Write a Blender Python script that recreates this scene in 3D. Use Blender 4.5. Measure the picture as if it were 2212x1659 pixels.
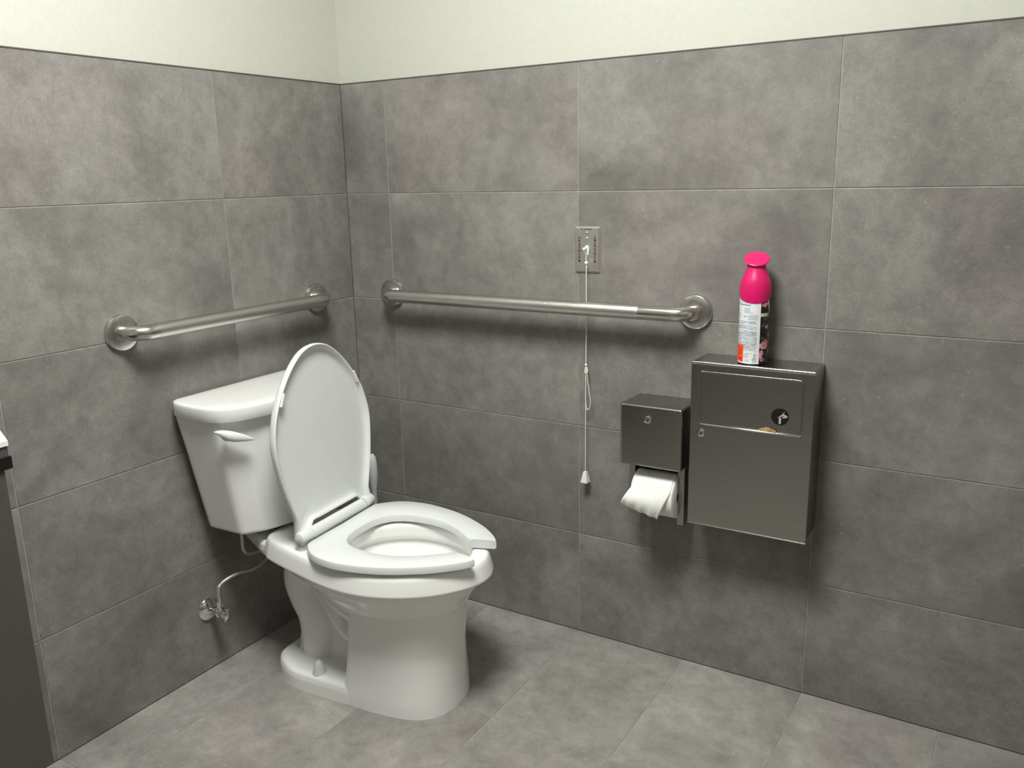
import bpy, bmesh, math, random
from mathutils import Vector, Matrix, noise
random.seed(7)
PI = math.pi
for o in list(bpy.data.objects): bpy.data.objects.remove(o, do_unlink=True)
SC = bpy.context.scene
COL = SC.collection

# ------------------------------------------------------------------ camera
CAM = Vector((1.7642, -1.9593, 1.2519))
yaw, pitch, roll = 2.1230, -0.2373, -0.0223
dv = Vector((math.cos(pitch)*math.cos(yaw), math.cos(pitch)*math.sin(yaw), math.sin(pitch)))
rt = Vector((math.sin(yaw), -math.cos(yaw), 0.0)); up = rt.cross(dv)
cr, sr = math.cos(roll), math.sin(roll)
R_ = cr*rt + sr*up; U_ = -sr*rt + cr*up
cam = bpy.data.objects.new('camera', bpy.data.cameras.new('camera'))
COL.objects.link(cam)
m = Matrix(((R_.x, U_.x, -dv.x), (R_.y, U_.y, -dv.y), (R_.z, U_.z, -dv.z)))
cam.matrix_world = Matrix.Translation(CAM) @ m.to_4x4()
cam.data.sensor_fit = 'HORIZONTAL'; cam.data.sensor_width = 36.0
cam.data.lens = 36.0*1851.46/2212.0
cam.data.clip_start = 0.02
SC.camera = cam

# ------------------------------------------------------------------ world, exposure
w = bpy.data.worlds.new('world'); SC.world = w; w.use_nodes = True
w.node_tree.nodes['Background'].inputs[0].default_value = (0.05, 0.05, 0.05, 1)
w.node_tree.nodes['Background'].inputs[1].default_value = 0.2
SC.view_settings.view_transform = 'Standard'
SC.view_settings.look = 'None'
SC.view_settings.exposure = 0.0
SC.view_settings.gamma = 1.0
SC.view_settings.use_curve_mapping = False
LIGHT_POS = (1.02, -1.16); LIGHT_SIZE = (0.56, 0.56); LIGHT_POWER = 59.0
LIGHT_COL = (1.0, 0.992, 0.955)

# ------------------------------------------------------------------ materials
def mat(name, col, rough=0.5, metal=0.0, spec=0.5, coat=0.0, emis=None, estr=0.0, aniso=0.0):
    mt = bpy.data.materials.new(name); mt.use_nodes = True
    b = mt.node_tree.nodes['Principled BSDF']
    b.inputs['Base Color'].default_value = (*col, 1)
    b.inputs['Roughness'].default_value = rough
    b.inputs['Metallic'].default_value = metal
    b.inputs['Specular IOR Level'].default_value = spec
    b.inputs['Coat Weight'].default_value = coat
    b.inputs['Coat Roughness'].default_value = 0.06
    b.inputs['Anisotropic'].default_value = aniso
    if emis:
        b.inputs['Emission Color'].default_value = (*emis, 1); b.inputs['Emission Strength'].default_value = estr
    return mt
def nd(mt, typ, **kw):
    n = mt.node_tree.nodes.new(typ)
    for k, v in kw.items():
        if k.startswith('i_'): n.inputs[k[2:].replace('_', ' ')].default_value = v
        else: setattr(n, k, v)
    return n
def lk(mt, a, ao, b, bi): mt.node_tree.links.new(a.outputs[ao], b.inputs[bi])
def bs(mt): return mt.node_tree.nodes['Principled BSDF']
def add_noise(mt, scale, c1, c2, bump=0.0, bscale=None, r=None, stretch=None, lo=0.35, hi=0.65, detail=5.0):
    tc = nd(mt, 'ShaderNodeTexCoord'); mp = nd(mt, 'ShaderNodeMapping')
    if stretch: mp.inputs['Scale'].default_value = stretch
    lk(mt, tc, 'Object', mp, 'Vector')
    n = nd(mt, 'ShaderNodeTexNoise', i_Scale=scale, i_Detail=detail, i_Roughness=0.6)
    lk(mt, mp, 'Vector', n, 'Vector')
    if c1:
        cr_ = nd(mt, 'ShaderNodeValToRGB'); e = cr_.color_ramp.elements
        e[0].position = lo; e[0].color = (*c1, 1); e[1].position = hi; e[1].color = (*c2, 1)
        lk(mt, n, 'Fac', cr_, 'Fac'); lk(mt, cr_, 'Color', bs(mt), 'Base Color')
    if r:
        mr = nd(mt, 'ShaderNodeMapRange'); mr.inputs['To Min'].default_value = r[0]; mr.inputs['To Max'].default_value = r[1]
        lk(mt, n, 'Fac', mr, 'Value'); lk(mt, mr, 'Result', bs(mt), 'Roughness')
    if bump:
        n2 = nd(mt, 'ShaderNodeTexNoise', i_Scale=bscale or scale, i_Detail=3.0)
        lk(mt, mp, 'Vector', n2, 'Vector')
        bp = nd(mt, 'ShaderNodeBump'); bp.inputs['Strength'].default_value = bump; bp.inputs['Distance'].default_value = 0.001
        lk(mt, n2, 'Fac', bp, 'Height'); lk(mt, bp, 'Normal', bs(mt), 'Normal')
    return mt

def tile_mat(name, k=1.0, rough=(0.42, 0.6)):
    mt = mat(name, (0.25, 0.24, 0.22), 0.5, spec=0.35)
    T = mt.node_tree
    tc = nd(mt, 'ShaderNodeTexCoord'); at = nd(mt, 'ShaderNodeAttribute', attribute_name='tile_seed', attribute_type='GEOMETRY')
    off = nd(mt, 'ShaderNodeVectorMath', operation='SCALE'); off.inputs['Scale'].default_value = 37.0
    cx = nd(mt, 'ShaderNodeCombineXYZ')
    lk(mt, at, 'Fac', cx, 'X'); lk(mt, at, 'Fac', cx, 'Y'); lk(mt, at, 'Fac', cx, 'Z')
    lk(mt, cx, 'Vector', off, 0)
    ad = nd(mt, 'ShaderNodeVectorMath', operation='ADD'); lk(mt, tc, 'Object', ad, 0); lk(mt, off, 'Vector', ad, 1)
    def nz(scale, det, rgh, dist=0.0):
        n = nd(mt, 'ShaderNodeTexNoise', i_Scale=scale, i_Detail=det, i_Roughness=rgh, i_Distortion=dist)
        lk(mt, ad, 'Vector', n, 'Vector'); return n
    big = nz(3.2, 6.0, 0.62, 0.5); hue = nz(2.1, 3.0, 0.5); mid = nz(22.0, 6.0, 0.7, 0.3); fine = nz(260.0, 3.0, 0.7)
    r1 = nd(mt, 'ShaderNodeValToRGB'); e = r1.color_ramp.elements
    e[0].position = 0.3; e[0].color = (0.172*k, 0.165*k, 0.153*k, 1); e[1].position = 0.7; e[1].color = (0.304*k, 0.292*k, 0.275*k, 1)
    lk(mt, big, 'Fac', r1, 'Fac')
    r2 = nd(mt, 'ShaderNodeValToRGB'); e = r2.color_ramp.elements
    e[0].position = 0.36; e[0].color = (1.014, 0.996, 1.0, 1); e[1].position = 0.64; e[1].color = (0.984, 1.004, 0.992, 1)
    lk(mt, hue, 'Fac', r2, 'Fac')
    m1 = nd(mt, 'ShaderNodeMixRGB', blend_type='MULTIPLY'); m1.inputs[0].default_value = 1.0
    lk(mt, r1, 'Color', m1, 1); lk(mt, r2, 'Color', m1, 2)
    r3 = nd(mt, 'ShaderNodeValToRGB'); e = r3.color_ramp.elements
    e[0].position = 0.25; e[0].color = (0.76, 0.76, 0.765, 1); e[1].position = 0.75; e[1].color = (1.24, 1.235, 1.225, 1)
    lk(mt, mid, 'Fac', r3, 'Fac')
    m2 = nd(mt, 'ShaderNodeMixRGB', blend_type='MULTIPLY'); m2.inputs[0].default_value = 1.0
    lk(mt, m1, 'Color', m2, 1); lk(mt, r3, 'Color', m2, 2)
    r4 = nd(mt, 'ShaderNodeValToRGB'); e = r4.color_ramp.elements
    e[0].position = 0.3; e[0].color = (0.88, 0.88, 0.88, 1); e[1].position = 0.7; e[1].color = (1.12, 1.12, 1.12, 1)
    lk(mt, fine, 'Fac', r4, 'Fac')
    m3 = nd(mt, 'ShaderNodeMixRGB', blend_type='MULTIPLY'); m3.inputs[0].default_value = 1.0
    lk(mt, m2, 'Color', m3, 1); lk(mt, r4, 'Color', m3, 2)
    # pale specks
    sp = nz(75.0, 2.0, 0.5)
    r5 = nd(mt, 'ShaderNodeValToRGB'); e = r5.color_ramp.elements
    e[0].position = 0.70; e[0].color = (0, 0, 0, 1); e[1].position = 0.76; e[1].color = (0.06, 0.058, 0.052, 1)
    lk(mt, sp, 'Fac', r5, 'Fac')
    m4 = nd(mt, 'ShaderNodeMixRGB', blend_type='ADD'); m4.inputs[0].default_value = 1.0
    lk(mt, m3, 'Color', m4, 1); lk(mt, r5, 'Color', m4, 2)
    mr = nd(mt, 'ShaderNodeMapRange'); mr.inputs['To Min'].default_value = 0.93; mr.inputs['To Max'].default_value = 1.07
    lk(mt, at, 'Fac', mr, 'Value')
    hv = nd(mt, 'ShaderNodeHueSaturation'); lk(mt, mr, 'Result', hv, 'Value'); lk(mt, m4, 'Color', hv, 'Color')
    lk(mt, hv, 'Color', bs(mt), 'Base Color')
    mr2 = nd(mt, 'ShaderNodeMapRange'); mr2.inputs['To Min'].default_value = rough[0]; mr2.inputs['To Max'].default_value = rough[1]
    lk(mt, mid, 'Fac', mr2, 'Value'); lk(mt, mr2, 'Result', bs(mt), 'Roughness')
    bp = nd(mt, 'ShaderNodeBump'); bp.inputs['Strength'].default_value = 0.15; bp.inputs['Distance'].default_value = 0.0006
    lk(mt, fine, 'Fac', bp, 'Height'); lk(mt, bp, 'Normal', bs(mt), 'Normal')
    return mt

M = {}
M['tile'] = tile_mat('concrete_look_tile', 0.90)
M['ftile'] = tile_mat('floor_tile', 1.16)
M['grout'] = add_noise(mat('grout', (0.33, 0.32, 0.29), 0.9, spec=0.2), 60, (0.28, 0.27, 0.245), (0.38, 0.37, 0.335))
M['paint'] = add_noise(mat('painted_wall', (0.53, 0.535, 0.47), 0.75, spec=0.2), 90, (0.52, 0.53, 0.465), (0.545, 0.555, 0.49), bump=0.12, bscale=220)
M['paint2'] = mat('white_painted_wall', (0.72, 0.73, 0.68), 0.75, spec=0.2)
M['ceil'] = mat('ceiling_paint', (0.52, 0.52, 0.495), 0.9, spec=0.1)
M['trim'] = mat('dark_edge_trim', (0.10, 0.095, 0.085), 0.5)
M['ceramic'] = add_noise(mat('glazed_vitreous_china', (0.79, 0.80, 0.765), 0.10, spec=0.5, coat=0.3), 8, (0.87, 0.88, 0.86), (0.89, 0.90, 0.88), r=(0.08, 0.14))
M['seat'] = add_noise(mat('white_seat_plastic', (0.80, 0.815, 0.80), 0.25, spec=0.45), 30, (0.70, 0.725, 0.715), (0.72, 0.745, 0.735), bump=0.04, bscale=300)
M['steel'] = add_noise(mat('satin_stainless_steel', (0.60, 0.59, 0.56), 0.27, metal=1.0), 300, (0.57, 0.56, 0.53), (0.64, 0.63, 0.60), r=(0.20, 0.30), stretch=(1, 1, 0.04))
M['peened'] = add_noise(mat('peened_stainless_steel', (0.66, 0.65, 0.615), 0.27, metal=1.0), 300, None, None, bump=0.55, bscale=750)
M['barsteel'] = add_noise(mat('brushed_bar_steel', (0.64, 0.63, 0.60), 0.22, metal=1.0), 300, None, None, bump=0.15, bscale=700)
M['box'] = add_noise(mat('brushed_cabinet_steel', (0.36, 0.355, 0.335), 0.28, metal=1.0), 40, (0.345, 0.34, 0.32), (0.375, 0.37, 0.35), bump=0.03, bscale=90, r=(0.2, 0.3), stretch=(0.15, 0.15, 14))
M['boxdark'] = mat('steel_interior', (0.12, 0.115, 0.105), 0.45, metal=0.8)
M['plate'] = add_noise(mat('satin_cover_plate_steel', (0.70, 0.69, 0.655), 0.42, metal=1.0), 300, (0.66, 0.65, 0.62), (0.74, 0.73, 0.69), stretch=(.05, 1, 1))
M['chrome'] = mat('polished_chrome', (0.8, 0.8, 0.78), 0.07, metal=1.0)
M['black'] = mat('black_plastic', (0.006, 0.006, 0.006), 0.35)
M['darkrub'] = mat('dark_rubber', (0.02, 0.02, 0.02), 0.7)
M['paper'] = add_noise(mat('tissue_paper', (0.86, 0.87, 0.83), 0.9, spec=0.1), 120, (0.84, 0.85, 0.82), (0.90, 0.91, 0.87), bump=0.4, bscale=60)
M['white_plastic'] = mat('white_plastic', (0.82, 0.84, 0.86), 0.35)
M['brush_plastic'] = mat('pale_grey_plastic', (0.60, 0.63, 0.62), 0.3)
M['cord'] = mat('white_cord', (0.84, 0.82, 0.74), 0.8)
M['braid'] = add_noise(mat('braided_hose', (0.55, 0.54, 0.50), 0.35, metal=0.85), 400, (0.42, 0.41, 0.38), (0.66, 0.65, 0.60), bump=0.6, bscale=900)
M['pink'] = add_noise(mat('hot_pink_plastic', (0.66, 0.006, 0.125), 0.32, spec=0.5), 200, (0.64, 0.006, 0.12), (0.69, 0.008, 0.14), bump=0.12, bscale=700)
M['label'] = mat('white_label', (0.80, 0.84, 0.83), 0.35)
M['labeltext'] = mat('blue_grey_print', (0.20, 0.23, 0.33), 0.5)
M['labelgrey'] = mat('pale_print', (0.48, 0.51, 0.58), 0.5)
M['navy'] = add_noise(mat('dark_floral_ground', (0.005, 0.006, 0.012), 0.3), 60, (0.003, 0.004, 0.01), (0.02, 0.028, 0.02))
M['petal'] = add_noise(mat('pink_petal_print', (0.62, 0.22, 0.27), 0.4), 200, (0.55, 0.12, 0.2), (0.75, 0.42, 0.42))
M['leaf'] = mat('dark_leaf_print', (0.05, 0.075, 0.05), 0.4)
M['cream'] = mat('cream_print', (0.62, 0.58, 0.45), 0.4)
M['orange'] = mat('fluorescent_orange_sticker', (0.95, 0.075, 0.012), 0.5)
M['ink'] = mat('black_ink', (0.012, 0.008, 0.01), 0.5)
M['red'] = mat('dark_red_print', (0.075, 0.004, 0.005), 0.5)
M['pictogram'] = mat('grey_pictogram_print', (0.42, 0.42, 0.44), 0.5)
M['tan'] = add_noise(mat('tan_paper', (0.42, 0.28, 0.12), 0.9), 120, (0.30, 0.19, 0.08), (0.55, 0.40, 0.2))
M['vanity'] = add_noise(mat('grey_laminate', (0.10, 0.098, 0.09), 0.4), 30, (0.070, 0.068, 0.062), (0.078, 0.076, 0.070))
M['counter'] = mat('white_counter', (0.85, 0.86, 0.83), 0.25)
M['water'] = mat('toilet_water', (0.9, 0.95, 0.93), 0.02); bs(M['water']).inputs['Transmission Weight'].default_value = 1.0; bs(M['water']).inputs['IOR'].default_value = 1.33
M['lamp'] = mat('lamp_diffuser', (0.9, 0.9, 0.9), 0.5, emis=LIGHT_COL, estr=LIGHT_POWER)
M['frame'] = mat('white_metal', (0.8, 0.8, 0.78), 0.4)

# ------------------------------------------------------------------ object helpers
def tag(o, label=None, cat=None, group=None, kind=None):
    if label: o['label'] = label
    if cat: o['category'] = cat
    if group: o['group'] = group
    if kind: o['kind'] = kind
    return o
def thing(name, label, cat, loc=(0, 0, 0), group=None):
    o = bpy.data.objects.new(name, None); COL.objects.link(o); o.location = loc
    o.empty_display_size = 0.05
    return tag(o, label, cat, group)
def obj(name, bm, mats, parent=None, smooth=35, label=None):
    """bm is in WORLD coordinates; the object origin is put at its root's location."""
    bmesh.ops.recalc_face_normals(bm, faces=bm.faces[:])
    off = Vector((0, 0, 0))
    p = parent
    while p is not None:
        off += p.location; p = p.parent
    bmesh.ops.translate(bm, verts=bm.verts[:], vec=-off)
    me = bpy.data.meshes.new(name); bm.to_mesh(me); bm.free()
    for mm in (mats if isinstance(mats, (list, tuple)) else [mats]): me.materials.append(mm)
    if smooth:
        me.polygons.foreach_set('use_smooth', [True]*len(me.polygons))
        if smooth < 180: me.set_sharp_from_angle(angle=math.radians(smooth))
    o = bpy.data.objects.new(name, me); COL.objects.link(o)
    if parent is not None: o.parent = parent
    if label: o['label'] = label
    if name in WN:
        mo = o.modifiers.new('normals', 'WEIGHTED_NORMAL'); mo.keep_sharp = True; mo.weight = 100
    return o
WN = {'body', 'door', 'flap', 'top_edge', 'bottom_edge', 'hood', 'back_plate', 'side_arm'}
def NB(): return bmesh.new()
def add_faces(bm, verts, faces, mi=0):
    vs = [bm.verts.new(v) for v in verts]
    out = []
    for f in faces:
        try:
            fc = bm.faces.new([vs[i] for i in f]); fc.material_index = mi; out.append(fc)
        except ValueError: pass
    return vs, out
def box(bm, x0, x1, y0, y1, z0, z1, bev=0.0, seg=2, mi=0, edges=None):
    v = [(x, y, z) for x in (x0, x1) for y in (y0, y1) for z in (z0, z1)]
    f = [(0, 1, 3, 2), (4, 6, 7, 5), (0, 4, 5, 1), (2, 3, 7, 6), (0, 2, 6, 4), (1, 5, 7, 3)]
    vs, fs = add_faces(bm, v, f, mi)
    if bev > 0:
        es = set(e for ff in fs for e in ff.edges)
        if edges: es = [e for e in es if edges(e)]
        bmesh.ops.bevel(bm, geom=list(es), offset=bev, segments=seg, profile=0.5, affect='EDGES', material=mi)
def loft(bm, rings, caps=(True, True), mi=0, closed=True):
    n = len(rings[0]); R = [[bm.verts.new(p) for p in r] for r in rings]
    for a, b in zip(R[:-1], R[1:]):
        for i in range(n if closed else n-1):
            j = (i+1) % n
            f = bm.faces.new((a[i], a[j], b[j], b[i])); f.material_index = mi
    if caps[0]: bm.faces.new(R[0][::-1]).material_index = mi
    if caps[1]: bm.faces.new(R[-1]).material_index = mi
    return R
def lathe(bm, prof, c, axis=(0, 0, 1), n=32, mi=0, caps=(True, True)):
    a = Vector(axis).normalized(); t = Vector((1, 0, 0)) if abs(a.x) < 0.9 else Vector((0, 1, 0))
    u = a.cross(t).normalized(); v = a.cross(u)
    c = Vector(c)
    rings = [[c + a*h + (u*math.cos(2*PI*i/n) + v*math.sin(2*PI*i/n))*r for i in range(n)] for r, h in prof]
    return loft(bm, rings, caps, mi)
def tube(bm, pts, r, n=12, mi=0, caps=True):
    pts = [Vector(p) for p in pts]; rings = []
    rr = r if isinstance(r, (list, tuple)) else [r]*len(pts)
    t0 = (pts[1]-pts[0]).normalized()
    ref = Vector((0, 0, 1)) if abs(t0.z) < 0.9 else Vector((1, 0, 0))
    nrm = (ref - t0*ref.dot(t0)).normalized()
    for i, p in enumerate(pts):
        t = (pts[min(i+1, len(pts)-1)] - pts[max(i-1, 0)]).normalized()
        nrm = (nrm - t*nrm.dot(t)).normalized(); b = t.cross(nrm)
        rings.append([p + (nrm*math.cos(2*PI*k/n) + b*math.sin(2*PI*k/n))*rr[i] for k in range(n)])
    loft(bm, rings, (caps, caps), mi)
def catmull(P, sub=6, closed=False):
    P = [Vector(p) for p in P]; n = len(P); out = []
    rng = range(n if closed else n-1)
    for i in rng:
        if closed: p0, p1, p2, p3 = P[(i-1) % n], P[i], P[(i+1) % n], P[(i+2) % n]
        else: p0, p1, p2, p3 = P[max(i-1, 0)], P[i], P[i+1], P[min(i+2, n-1)]
        for k in range(sub):
            t = k/sub
            out.append(0.5*((2*p1) + (-p0+p2)*t + (2*p0-5*p1+4*p2-p3)*t*t + (-p0+3*p1-3*p2+p3)*t**3))
    if not closed: out.append(P[-1])
    return out
def mirror_half(half):          # half outline (x, y>=0) from back axis to front axis -> closed loop
    h = [Vector((p[0], p[1])) for p in half]
    return h + [Vector((p.x, -p.y)) for p in h[-2:0:-1]]
def polar(poly, c=(0.2, 0), N=96, sm=True):
    """resample a closed polygon by angle about c"""
    P = catmull([(p[0], p[1], 0) for p in poly], 8, True) if sm else [Vector((p[0], p[1], 0)) for p in poly]
    res = []
    for k in range(N):
        a = 2*PI*k/N; d = Vector((math.cos(a), math.sin(a)))
        best = 0
        for i in range(len(P)):
            p = Vector((P[i].x-c[0], P[i].y-c[1])); q = Vector((P[(i+1) % len(P)].x-c[0], P[(i+1) % len(P)].y-c[1]))
            e = q-p; den = d.x*e.y - d.y*e.x
            if abs(den) < 1e-12: continue
            t = (p.x*e.y - p.y*e.x)/den; s = (p.x*d.y - p.y*d.x)/den
            if -1e-6 <= s <= 1+1e-6 and t > best: best = t
        res.append(best)
    return res
def ring(rad, z, c=(0.2, 0), inset=0.0, T=None):
    N = len(rad); out = []
    pts = [Vector((c[0]+r*math.cos(2*PI*k/N), c[1]+r*math.sin(2*PI*k/N))) for k, r in enumerate(rad)]
    for k in range(N):
        p = pts[k]
        if abs(inset) > 0.03:
            q = p-Vector(c); p = Vector(c) + q*max(.02, (q.length-inset)/q.length)
        elif inset:
            t = (pts[(k+1) % N]-pts[k-1]).normalized(); nn = Vector((t.y, -t.x)); p = p - nn*inset
        v = Vector((p.x, p.y, z)); out.append(T(v) if T else v)
    return out
def text_bm(bm, s, size, T, mi=0, ext=0.0002, bold=0.0):
    cu = bpy.data.curves.new('t', 'FONT'); cu.body = s; cu.size = size; cu.extrude = ext; cu.offset = bold
    cu.align_x = 'CENTER'; cu.align_y = 'CENTER'; cu.resolution_u = 3
    o = bpy.data.objects.new('t', cu); COL.objects.link(o)
    me = o.to_mesh(); vs = [bm.verts.new(T(v.co.copy())) for v in me.vertices]
    for p in me.polygons:
        try: bm.faces.new([vs[i] for i in p.vertices]).material_index = mi
        except ValueError: pass
    o.to_mesh_clear(); bpy.data.objects.remove(o); bpy.data.curves.remove(cu)

# ------------------------------------------------------------------ room shell
RX, RY, RZ = 2.45, -2.75, 2.46
ZR = [0.0, 0.295, 0.6035, 0.908, 1.213, 1.5185]
G = 0.0011            # half joint
def tiled(name, A, B, cols, rows, mt, wallh=None, seed=1, bev=0.0012):
    """A: origin and two axes; tiles face along n at distance 0, grout 1 mm behind"""
    o, e1, e2, n = A
    bm = NB(); lay = bm.faces.layers.float.new('tile_seed'); rnd = random.Random(seed)
    def quadbox(a0, a1, b0, b1, d0, d1, bv, mi, sd):
        pts = [o+e1*a+e2*b+n*d for a in (a0, a1) for b in (b0, b1) for d in (d0, d1)]
        f = [(0, 1, 3, 2), (4, 6, 7, 5), (0, 4, 5, 1), (2, 3, 7, 6), (0, 2, 6, 4), (1, 5, 7, 3)]
        k0 = len(bm.faces)
        vs, fs = add_faces(bm, pts, f, mi)
        if bv:
            front = [e for e in fs[5].edges]
            bmesh.ops.bevel(bm, geom=front, offset=bv, segments=2, profile=0.5, affect='EDGES', material=mi)
        bm.faces.ensure_lookup_table()
        for i in range(k0, len(bm.faces)): bm.faces[i][lay] = sd
    a_lo, a_hi = cols[0], cols[-1]; b_lo, b_hi = rows[0], rows[-1]
    quadbox(a_lo, a_hi, b_lo, b_hi-0.0005 if wallh else b_hi, -0.08, -0.0013, 0, 1, 0)
    for i in range(len(cols)-1):
        for j in range(len(rows)-1):
            ga = G if i > 0 else 0; gb = G if i < len(cols)-2 else 0
            quadbox(cols[i]+ga, cols[i+1]-gb, rows[j]+(G if j else (0.0008 if wallh else 0)), rows[j+1]-(G if j < len(rows)-2 else 0), -0.009, 0.0, bev, 0, rnd.random())
    if wallh: quadbox(a_lo-0.0045, a_hi+0.0045, b_hi, wallh, -0.08, -0.0045, 0, 2, 0)
    bmesh.ops.recalc_face_normals(bm, faces=bm.faces[:])
    me = bpy.data.meshes.new(name); bm.to_mesh(me); bm.free()
    for mm in (mt, M['grout'], M['paint']): me.materials.append(mm)
    ob = bpy.data.objects.new(name, me); COL.objects.link(ob); ob['kind'] = 'structure'
    return ob
X, Y, Z = Vector((1, 0, 0)), Vector((0, 1, 0)), Vector((0, 0, 1)); O0 = Vector((0, 0, 0))
tiled('wall_left', (O0, -Y, Z, X), None, [0, .456, 1.070, 1.682, 2.294, -RY], ZR, M['tile'], RZ, seed=11)
tiled('wall_right', (O0, X, Z, -Y), None, [0, .158, .763, 1.375, 1.987, RX], ZR, M['tile'], RZ, seed=5)
tiled('wall_back', (Vector((RX, 0, 0)), -Y, Z, -X), None, [0, .6, 1.21, 1.82, 2.43, -RY], ZR, M['tile'], RZ, seed=6)
tiled('wall_front', (Vector((0, RY, 0)), X, Z, Y), None, [0, .3, .91, 1.52, 2.13, RX], ZR, M['tile'], RZ, seed=8)
tiled('floor', (O0, X, -Y, Z), None, [0, .153, .458, .763, 1.069, 1.375, 1.680, 1.985, 2.29, RX], [0, .46, 1.070, 1.68, 2.29, -RY], M['ftile'], None, seed=21, bev=0.0007)
bm = NB(); box(bm, -.08, RX+.08, RY-.08, .08, RZ, RZ+.08); tag(obj('ceiling', bm, M['ceil'], smooth=0), kind='structure')
bm = NB(); box(bm, -0.0045, 0.0012, RY, -0.0012, 1.5182, 1.5208); tag(obj('trim_1', bm, M['trim'], smooth=0), kind='structure')
bm = NB(); box(bm, -0.0045, RX, -0.0012, 0.0045, 1.5182, 1.5208); tag(obj('trim_2', bm, M['trim'], smooth=0), kind='structure')

# ------------------------------------------------------------------ ceiling light
t = thing('ceiling_light', 'square white flush panel light on the ceiling above the room', 'ceiling light', (LIGHT_POS[0], LIGHT_POS[1], RZ))
lx, ly = LIGHT_POS; hx, hy = LIGHT_SIZE[0]/2, LIGHT_SIZE[1]/2
bm = NB(); box(bm, lx-hx, lx+hx, ly-hy, ly+hy, RZ-.022, RZ-.016); obj('diffuser', bm, M['lamp'], t, smooth=0)
bm = NB()
for a in ((lx-hx-.02, lx-hx, ly-hy-.02, ly+hy+.02), (lx+hx, lx+hx+.02, ly-hy-.02, ly+hy+.02), (lx-hx, lx+hx, ly-hy-.02, ly-hy), (lx-hx, lx+hx, ly+hy, ly+hy+.02)):
    box(bm, *a, RZ-.026, RZ)
obj('frame', bm, M['frame'], t, smooth=0)

# ------------------------------------------------------------------ toilet
TO = Vector((0.293, -0.476, 0)); TA = math.radians(5.0)
TF = Vector((math.cos(TA), math.sin(TA), 0)); TU = Vector((-math.sin(TA), math.cos(TA), 0))
def TT(v): return TO + TF*v[0] + TU*v[1] + Z*v[2]
toilet = thing('toilet', 'white two-piece toilet with open-front seat and raised lid, standing in the corner', 'toilet', TO)

R0 = polar(mirror_half([(-.140, 0), (-.139, .05), (-.134, .088), (-.108, .118), (-.05, .141), (.04, .168), (.12, .188), (.19, .196), (.26, .189), (.33, .163), (.385, .127), (.43, .077), (.452, .035), (.458, 0)]))
OPEN = polar([(.245+.157*math.cos(a), .122*math.sin(a)) for a in [2*PI*k/40 for k in range(40)]], sm=False)
def ell(a, b, cx=.245):
    return polar([(cx+a*math.cos(t), b*math.sin(t)) for t in [2*PI*k/40 for k in range(40)]], sm=False)
bm = NB()
belly = polar(mirror_half([(-.10, 0), (-.095, .06), (-.05, .10), (.05, .138), (.15, .156), (.22, .155), (.30, .135), (.36, .100), (.40, .055), (.415, 0)]))
belly2 = polar(mirror_half([(-.02, 0), (-.015, .05), (.03, .095), (.10, .124), (.18, .135), (.25, .131), (.31, .112), (.355, .078), (.385, .04), (.392, 0)]))
belly3 = polar(mirror_half([(.03, 0), (.035, .045), (.07, .08), (.12, .098), (.18, .104), (.24, .1), (.29, .085), (.33, .055), (.345, .03), (.35, 0)]))
belly4 = polar(mirror_half([(.07, 0), (.075, .03), (.10, .055), (.15, .07), (.2, .072), (.24, .066), (.27, .05), (.29, .025), (.295, 0)]))
rings = [ring(belly4, .165, T=TT), ring(belly4, .18, inset=-.012, T=TT), ring(belly3, .22, T=TT), ring(belly2, .262, inset=.006, T=TT), ring(belly2, .282, inset=-.004, T=TT),
         ring(belly, .308, T=TT), ring(belly, .325, inset=-.006, T=TT),
         ring(R0, .338, inset=.026, T=TT), ring(R0, .3405, inset=.008, T=TT), ring(R0, .3425, inset=.0015, T=TT), ring(R0, .346, inset=-.0005, T=TT), ring(R0, .362, inset=.003, T=TT), ring(R0, .380, inset=.0075, T=TT),
         ring(R0, .3875, inset=.011, T=TT), ring(R0, .3915, inset=.016, T=TT), ring(R0, .3925, inset=.022, T=TT), ring(OPEN, .392, inset=-.012, T=TT), ring(OPEN, .389, inset=-.003, T=TT), ring(OPEN, .382, T=TT),
         ring(OPEN, .360, inset=.001, T=TT), ring(OPEN, .354, inset=-.004, T=TT), ring(OPEN, .346, inset=-.012, T=TT), ring(OPEN, .332, inset=-.008, T=TT),
         ring(ell(.150, .116, .24), .31, T=TT), ring(ell(.128, .097, .23), .275, T=TT), ring(ell(.10, .075, .21), .245, T=TT), ring(ell(.07, .052, .19), .22, T=TT), ring(ell(.03, .025, .18), .205, T=TT)]
loft(bm, rings)
# front pedestal column
c0 = polar(mirror_half([(.105, 0), (.105, .06), (.106, .108), (.118, .126), (.16, .130), (.22, .129), (.28, .122), (.325, .105), (.353, .078), (.369, .04), (.373, 0)]), c=(.24, 0))
c1 = polar(mirror_half([(.118, 0), (.118, .06), (.119, .100), (.130, .116), (.16, .120), (.21, .121), (.26, .117), (.31, .102), (.345, .074), (.367, .038), (.372, 0)]), c=(.24, 0))
c2 = polar(mirror_half([(.128, 0), (.128, .06), (.129, .100), (.140, .117), (.17, .122), (.22, .124), (.27, .118), (.32, .102), (.355, .074), (.376, .038), (.381, 0)]), c=(.24, 0))
loft(bm, [ring(c0, -.005, c=(.24, 0), T=TT), ring(c0, .03, c=(.24, 0), inset=.001, T=TT), ring(c1, .15, c=(.24, 0), T=TT), ring(c2, .285, c=(.24, 0), T=TT)])
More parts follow.
